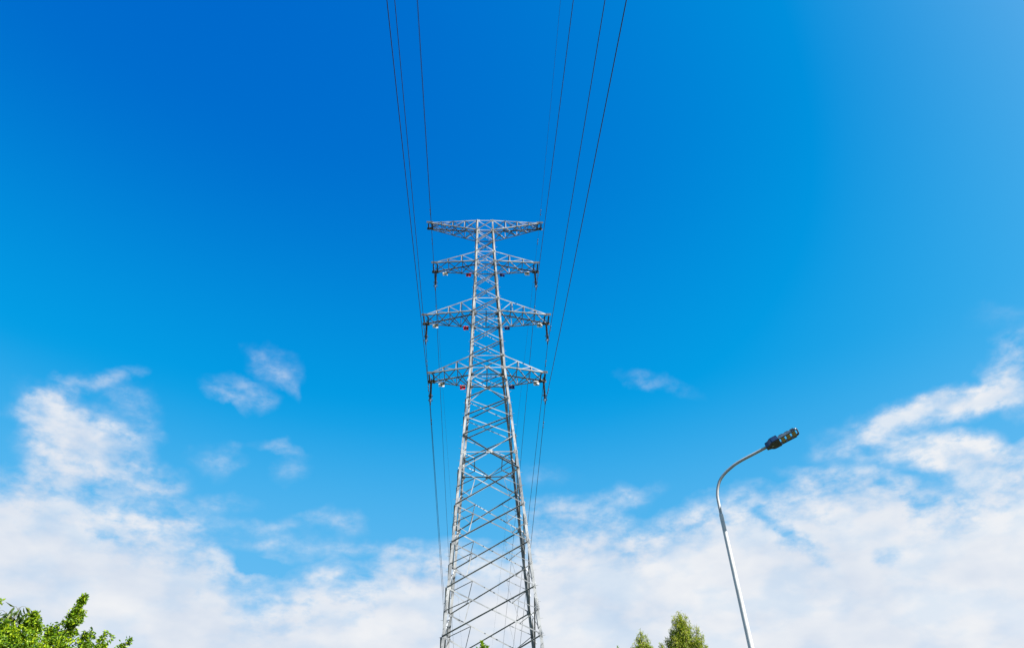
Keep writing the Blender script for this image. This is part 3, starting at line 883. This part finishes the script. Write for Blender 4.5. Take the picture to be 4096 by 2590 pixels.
spray(relb(-11.0, 15.9, 5.9), relb(-10.68, 15.80, 6.76), 12, 0.18, 0.21)
spray(relb(-11.1, 15.9, 5.5), relb(-11.12, 15.6, 6.44), 10, 0.22, 0.18)
spray(relb(-10.9, 15.9, 5.5), relb(-10.95, 15.75, 6.34), 9, 0.2, 0.18)
for i in range(26):
    a = i * 2.4
    spray(relb(-10.5 + 0.4 * math.cos(a), 16.5 + 0.4 * math.sin(a), 4.0), relb(-10.5 + 1.1 * math.cos(a), 16.6 + 1.0 * math.sin(a), 5.2 + 0.5 * math.sin(i * 1.7)), 9, 0.25, 0.18)
C.build(M['leafB'], tb, M['twig'])
trunk(tb, [(0, 0, -0.1), (0, .05, 1.6), (-0.1, .1, 3.2), (-0.3, 0, 4.6), (-0.5, -0.2, 5.8)], 0.12, 0.02, M['bark'],
      [((-.05, .08, 2.6), (.3, .3, 3.6), (.5, .4, 4.6), .05, .015)])

# small tree whose top twig shows in front of the pylon
TC = Vector((-0.92, 16.05, 0))
tcn = empty('young_tree', TC)
tag(tcn, 'yellow green leafy treetop poking up in front of the pylon base', 'tree')
C = Crown(21)
def upshoot(base, tip, n, L, wd, spread):
    base, tip = Vector(base), Vector(tip)
    C.tw.tube([base, base.lerp(tip, .5), tip], [.008, .006, .003], 5)
    for i in range(n):
        t = 0.25 + 0.75 * i / n
        a = i * 2.4
        o = Vector((math.cos(a), math.sin(a), 0))
        C.leaf(base.lerp(tip, t), o * spread + Z * C.rng.uniform(.4, 1.1) + C.rv() * .15, L * C.rng.uniform(.8, 1.15), wd, 0.3, 0.1)
def relc(x, y, z): return Vector((x, y, z)) - TC
for bx, by_, bz, tx_, ty_, tz_, n in ((-.91, 15.99, 5.5, -.92, 15.97, 5.81, 60), (-.86, 15.98, 5.45, -.80, 15.98, 5.70, 50), (-.96, 15.99, 5.45, -1.0, 15.97, 5.67, 34), (-.89, 16.1, 5.4, -.88, 16.1, 5.70, 50), (-.90, 15.95, 5.4, -.87, 15.93, 5.72, 44)):
    upshoot(relc(bx, by_, bz), relc(tx_, ty_, tz_), n, 0.075, 0.030, 0.7)
for i in range(60):
    a = i * 2.4
    rr = 0.25 + 0.8 * ((i % 13) / 13)
    zz = 5.2 - rr * 0.9 - (i % 5) * 0.25
    upshoot((rr * .7 * math.cos(a), rr * .7 * math.sin(a), zz - 0.4), (rr * math.cos(a), rr * math.sin(a), zz), 22, 0.075, 0.03, 0.8)
C.build(M['leafC'], tcn, M['twig'])
trunk(tcn, [(0, 0, -0.1), (.02, 0, 1.5), (0, .03, 3), (0, -.02, 4.4), (0.02, -.05, 5.5)], 0.07, 0.012, M['bark'], [((0, 0, 2), (.4, .2, 3), (.6, .3, 4), .03, .01), ((0, 0, 2.3), (-.4, .1, 3.2), (-.6, -.2, 4.1), .03, .01)])

# eucalypts beyond, lower right of the pylon
def eucalypt(name, loc, top, leaders, label, seed, n_leaf, lowr):
    root = empty(name, loc)
    tag(root, label, 'tree', 'feathery trees behind the street lamp')
    Cn = Crown(seed)
    r = Cn.rng
    l0 = Vector(loc)
    for (tip, down, rad, n) in leaders:
        tip = Vector(tip) - l0
        base = tip + Vector((0, 0, -down)) + Vector((-tip.x, -tip.y, 0)) * 0.35
        Cn.tw.tube([base, base.lerp(tip, .5), tip], [.03, .02, .006], 5)
        for i in range(n):
            t = r.random() ** 0.62
            p0 = base.lerp(tip, 1 - t * 0.97)
            a = r.uniform(0, 6.283)
            o = Vector((math.cos(a), math.sin(a), 0))
            rr = rad * (0.06 + 0.94 * t ** 0.62) * r.uniform(0.15, 1.0) ** 0.7
            p1 = p0 + o * rr + Z * rr * r.uniform(0.2, 0.9)
            Cn.tw.tube([p0, p0.lerp(p1, .55) + Z * rr * .12, p1], [.007, .005, .003], 3)
            tilt = r.gauss(0, .25)
            for k in range(n_leaf):
                q = p0.lerp(p1, r.uniform(.45, 1.02)) + Cn.rv() * 0.035
                d = -Z + o * r.uniform(0.0, 0.6) + Cn.rv() * .28 + X * tilt
                if r.random() < 0.16: d = Z * r.uniform(.2, 1) + o * .8 + Cn.rv() * .4
                Cn.leaf(q, d, r.uniform(.11, .20), r.uniform(.017, .026), .15, .12, .35 * max(0, 1 - t * 1.6))
    for i in range(1300):
        a, f_ = r.uniform(0, 6.283), r.random()
        z_ = top * (0.35 + 0.44 * f_)
        rr = lowr * (1.0 - 0.35 * f_) * r.random() ** .5
        p0 = Vector((rr * math.cos(a), rr * math.sin(a), z_))
        for k in range(9):
            Cn.leaf(p0 + Cn.rv() * .16, -Z + Cn.rv() * .35, r.uniform(.12, .2), r.uniform(.022, .034), .15, .12)
    Cn.build(M['leafE'], root, M['twig'])
    limbs = []
    for (tip, down, rad, n) in leaders[:6]:
        tp = Vector(tip) - l0
        b = tp + Vector((0, 0, -down)) + Vector((-tp.x, -tp.y, 0)) * 0.35
        limbs.append((Vector((0, 0, top * .55)), Vector((b.x * .6, b.y * .6, top * .68)), b, .08, .03))
    trunk(root, [(0, 0, -.1), (.05, 0, top * .3), (-.05, .05, top * .6), (0, 0, top * .8)], .2, .06, M['palebark'], limbs)
E1 = [((8.72, 44.0, 14.22), 2.0, .55, 90), ((9.42, 44.0, 14.22), 2.0, .55, 90), ((9.0, 43.9, 14.34), 2.0, .5, 80), ((9.25, 44.4, 14.36), 2.0, .5, 80), ((9.06, 44.1, 14.50), 2.4, .66, 190), ((8.86, 44.2, 14.12), 2.0, .55, 110), ((9.32, 44.2, 14.08), 2.0, .55, 110), ((9.95, 43.9, 13.66), 2.0, .5, 130), ((8.50, 44.2, 13.60), 1.8, .6, 130),
      ((9.62, 44.5, 13.80), 2.0, .6, 120), ((8.9, 44.8, 13.7), 1.9, .6, 80), ((10.16, 44.0, 13.10), 1.6, .42, 100), ((8.12, 44.3, 13.02), 1.4, .5, 110), ((7.74, 44.3, 12.82), 1.2, .42, 90), ((9.2, 43.7, 13.3), 1.5, .6, 90),
      ((9.8, 43.8, 13.1), 1.5, .6, 110), ((8.6, 43.8, 13.0), 1.4, .6, 100), ((10.3, 44.1, 12.55), 1.2, .4, 60), ((8.3, 44.6, 12.9), 1.4, .6, 80)]
E2 = [((6.73, 44.5, 13.58), 1.7, .5, 110), ((6.52, 44.5, 13.32), 1.5, .42, 70), ((6.98, 44.5, 13.40), 1.6, .42, 80), ((7.12, 44.5, 13.02), 1.3, .36, 70), ((6.30, 44.5, 13.05), 1.2, .36, 70), ((6.66, 44.9, 13.1), 1.3, .5, 50),
      ((6.7, 44.2, 12.9), 1.2, .5, 70), ((6.15, 44.5, 12.7), 1.0, .3, 50), ((7.22, 44.5, 12.7), 1.0, .3, 50)]
eucalypt('eucalyptus_tree', (8.95, 44.3, 0), 14.5, E1, 'taller feathery eucalyptus tree beside the lamp post base', 31, 8, 1.6)
eucalypt('eucalyptus_tree', (6.66, 44.6, 0), 13.3, E2, 'shorter feathery eucalyptus tree, its rounded tip left of the taller one', 32, 8, 1.1)

# slim tree of which only the very tip shows
TD = Vector((5.31, 44.7, 0))
td_ = empty('slender_tree', TD)
tag(td_, 'tiny leafy tip of a slender tree left of the two feathery trees', 'tree')
C = Crown(41)
for i, (x, y, z) in enumerate(((0, 0, 12.80), (-.18, .05, 12.58), (.2, 0, 12.5), (0, .2, 12.45))):
    upshoot((x * .5, y * .5, z - .7), (x, y, z), 26, .14, .05, .5)
for i in range(80):
    a = i * 2.4
    f_ = (i % 16) / 16
    z_ = 12.0 - 7 * f_
    rr = (0.2 + 1.0 * f_) * (0.5 + 0.5 * ((i * 7) % 5) / 5)
    upshoot((rr * .5 * math.cos(a), rr * .5 * math.sin(a), z_ - .5), (rr * math.cos(a), rr * math.sin(a), z_), 22, .14, .05, .7)
C.build(M['leafC'], td_, M['twig'])
trunk(td_, [(0, 0, -.1), (.03, 0, 4), (-.03, 0, 8), (0, 0, 12.2)], .11, .012, M['palebark'])
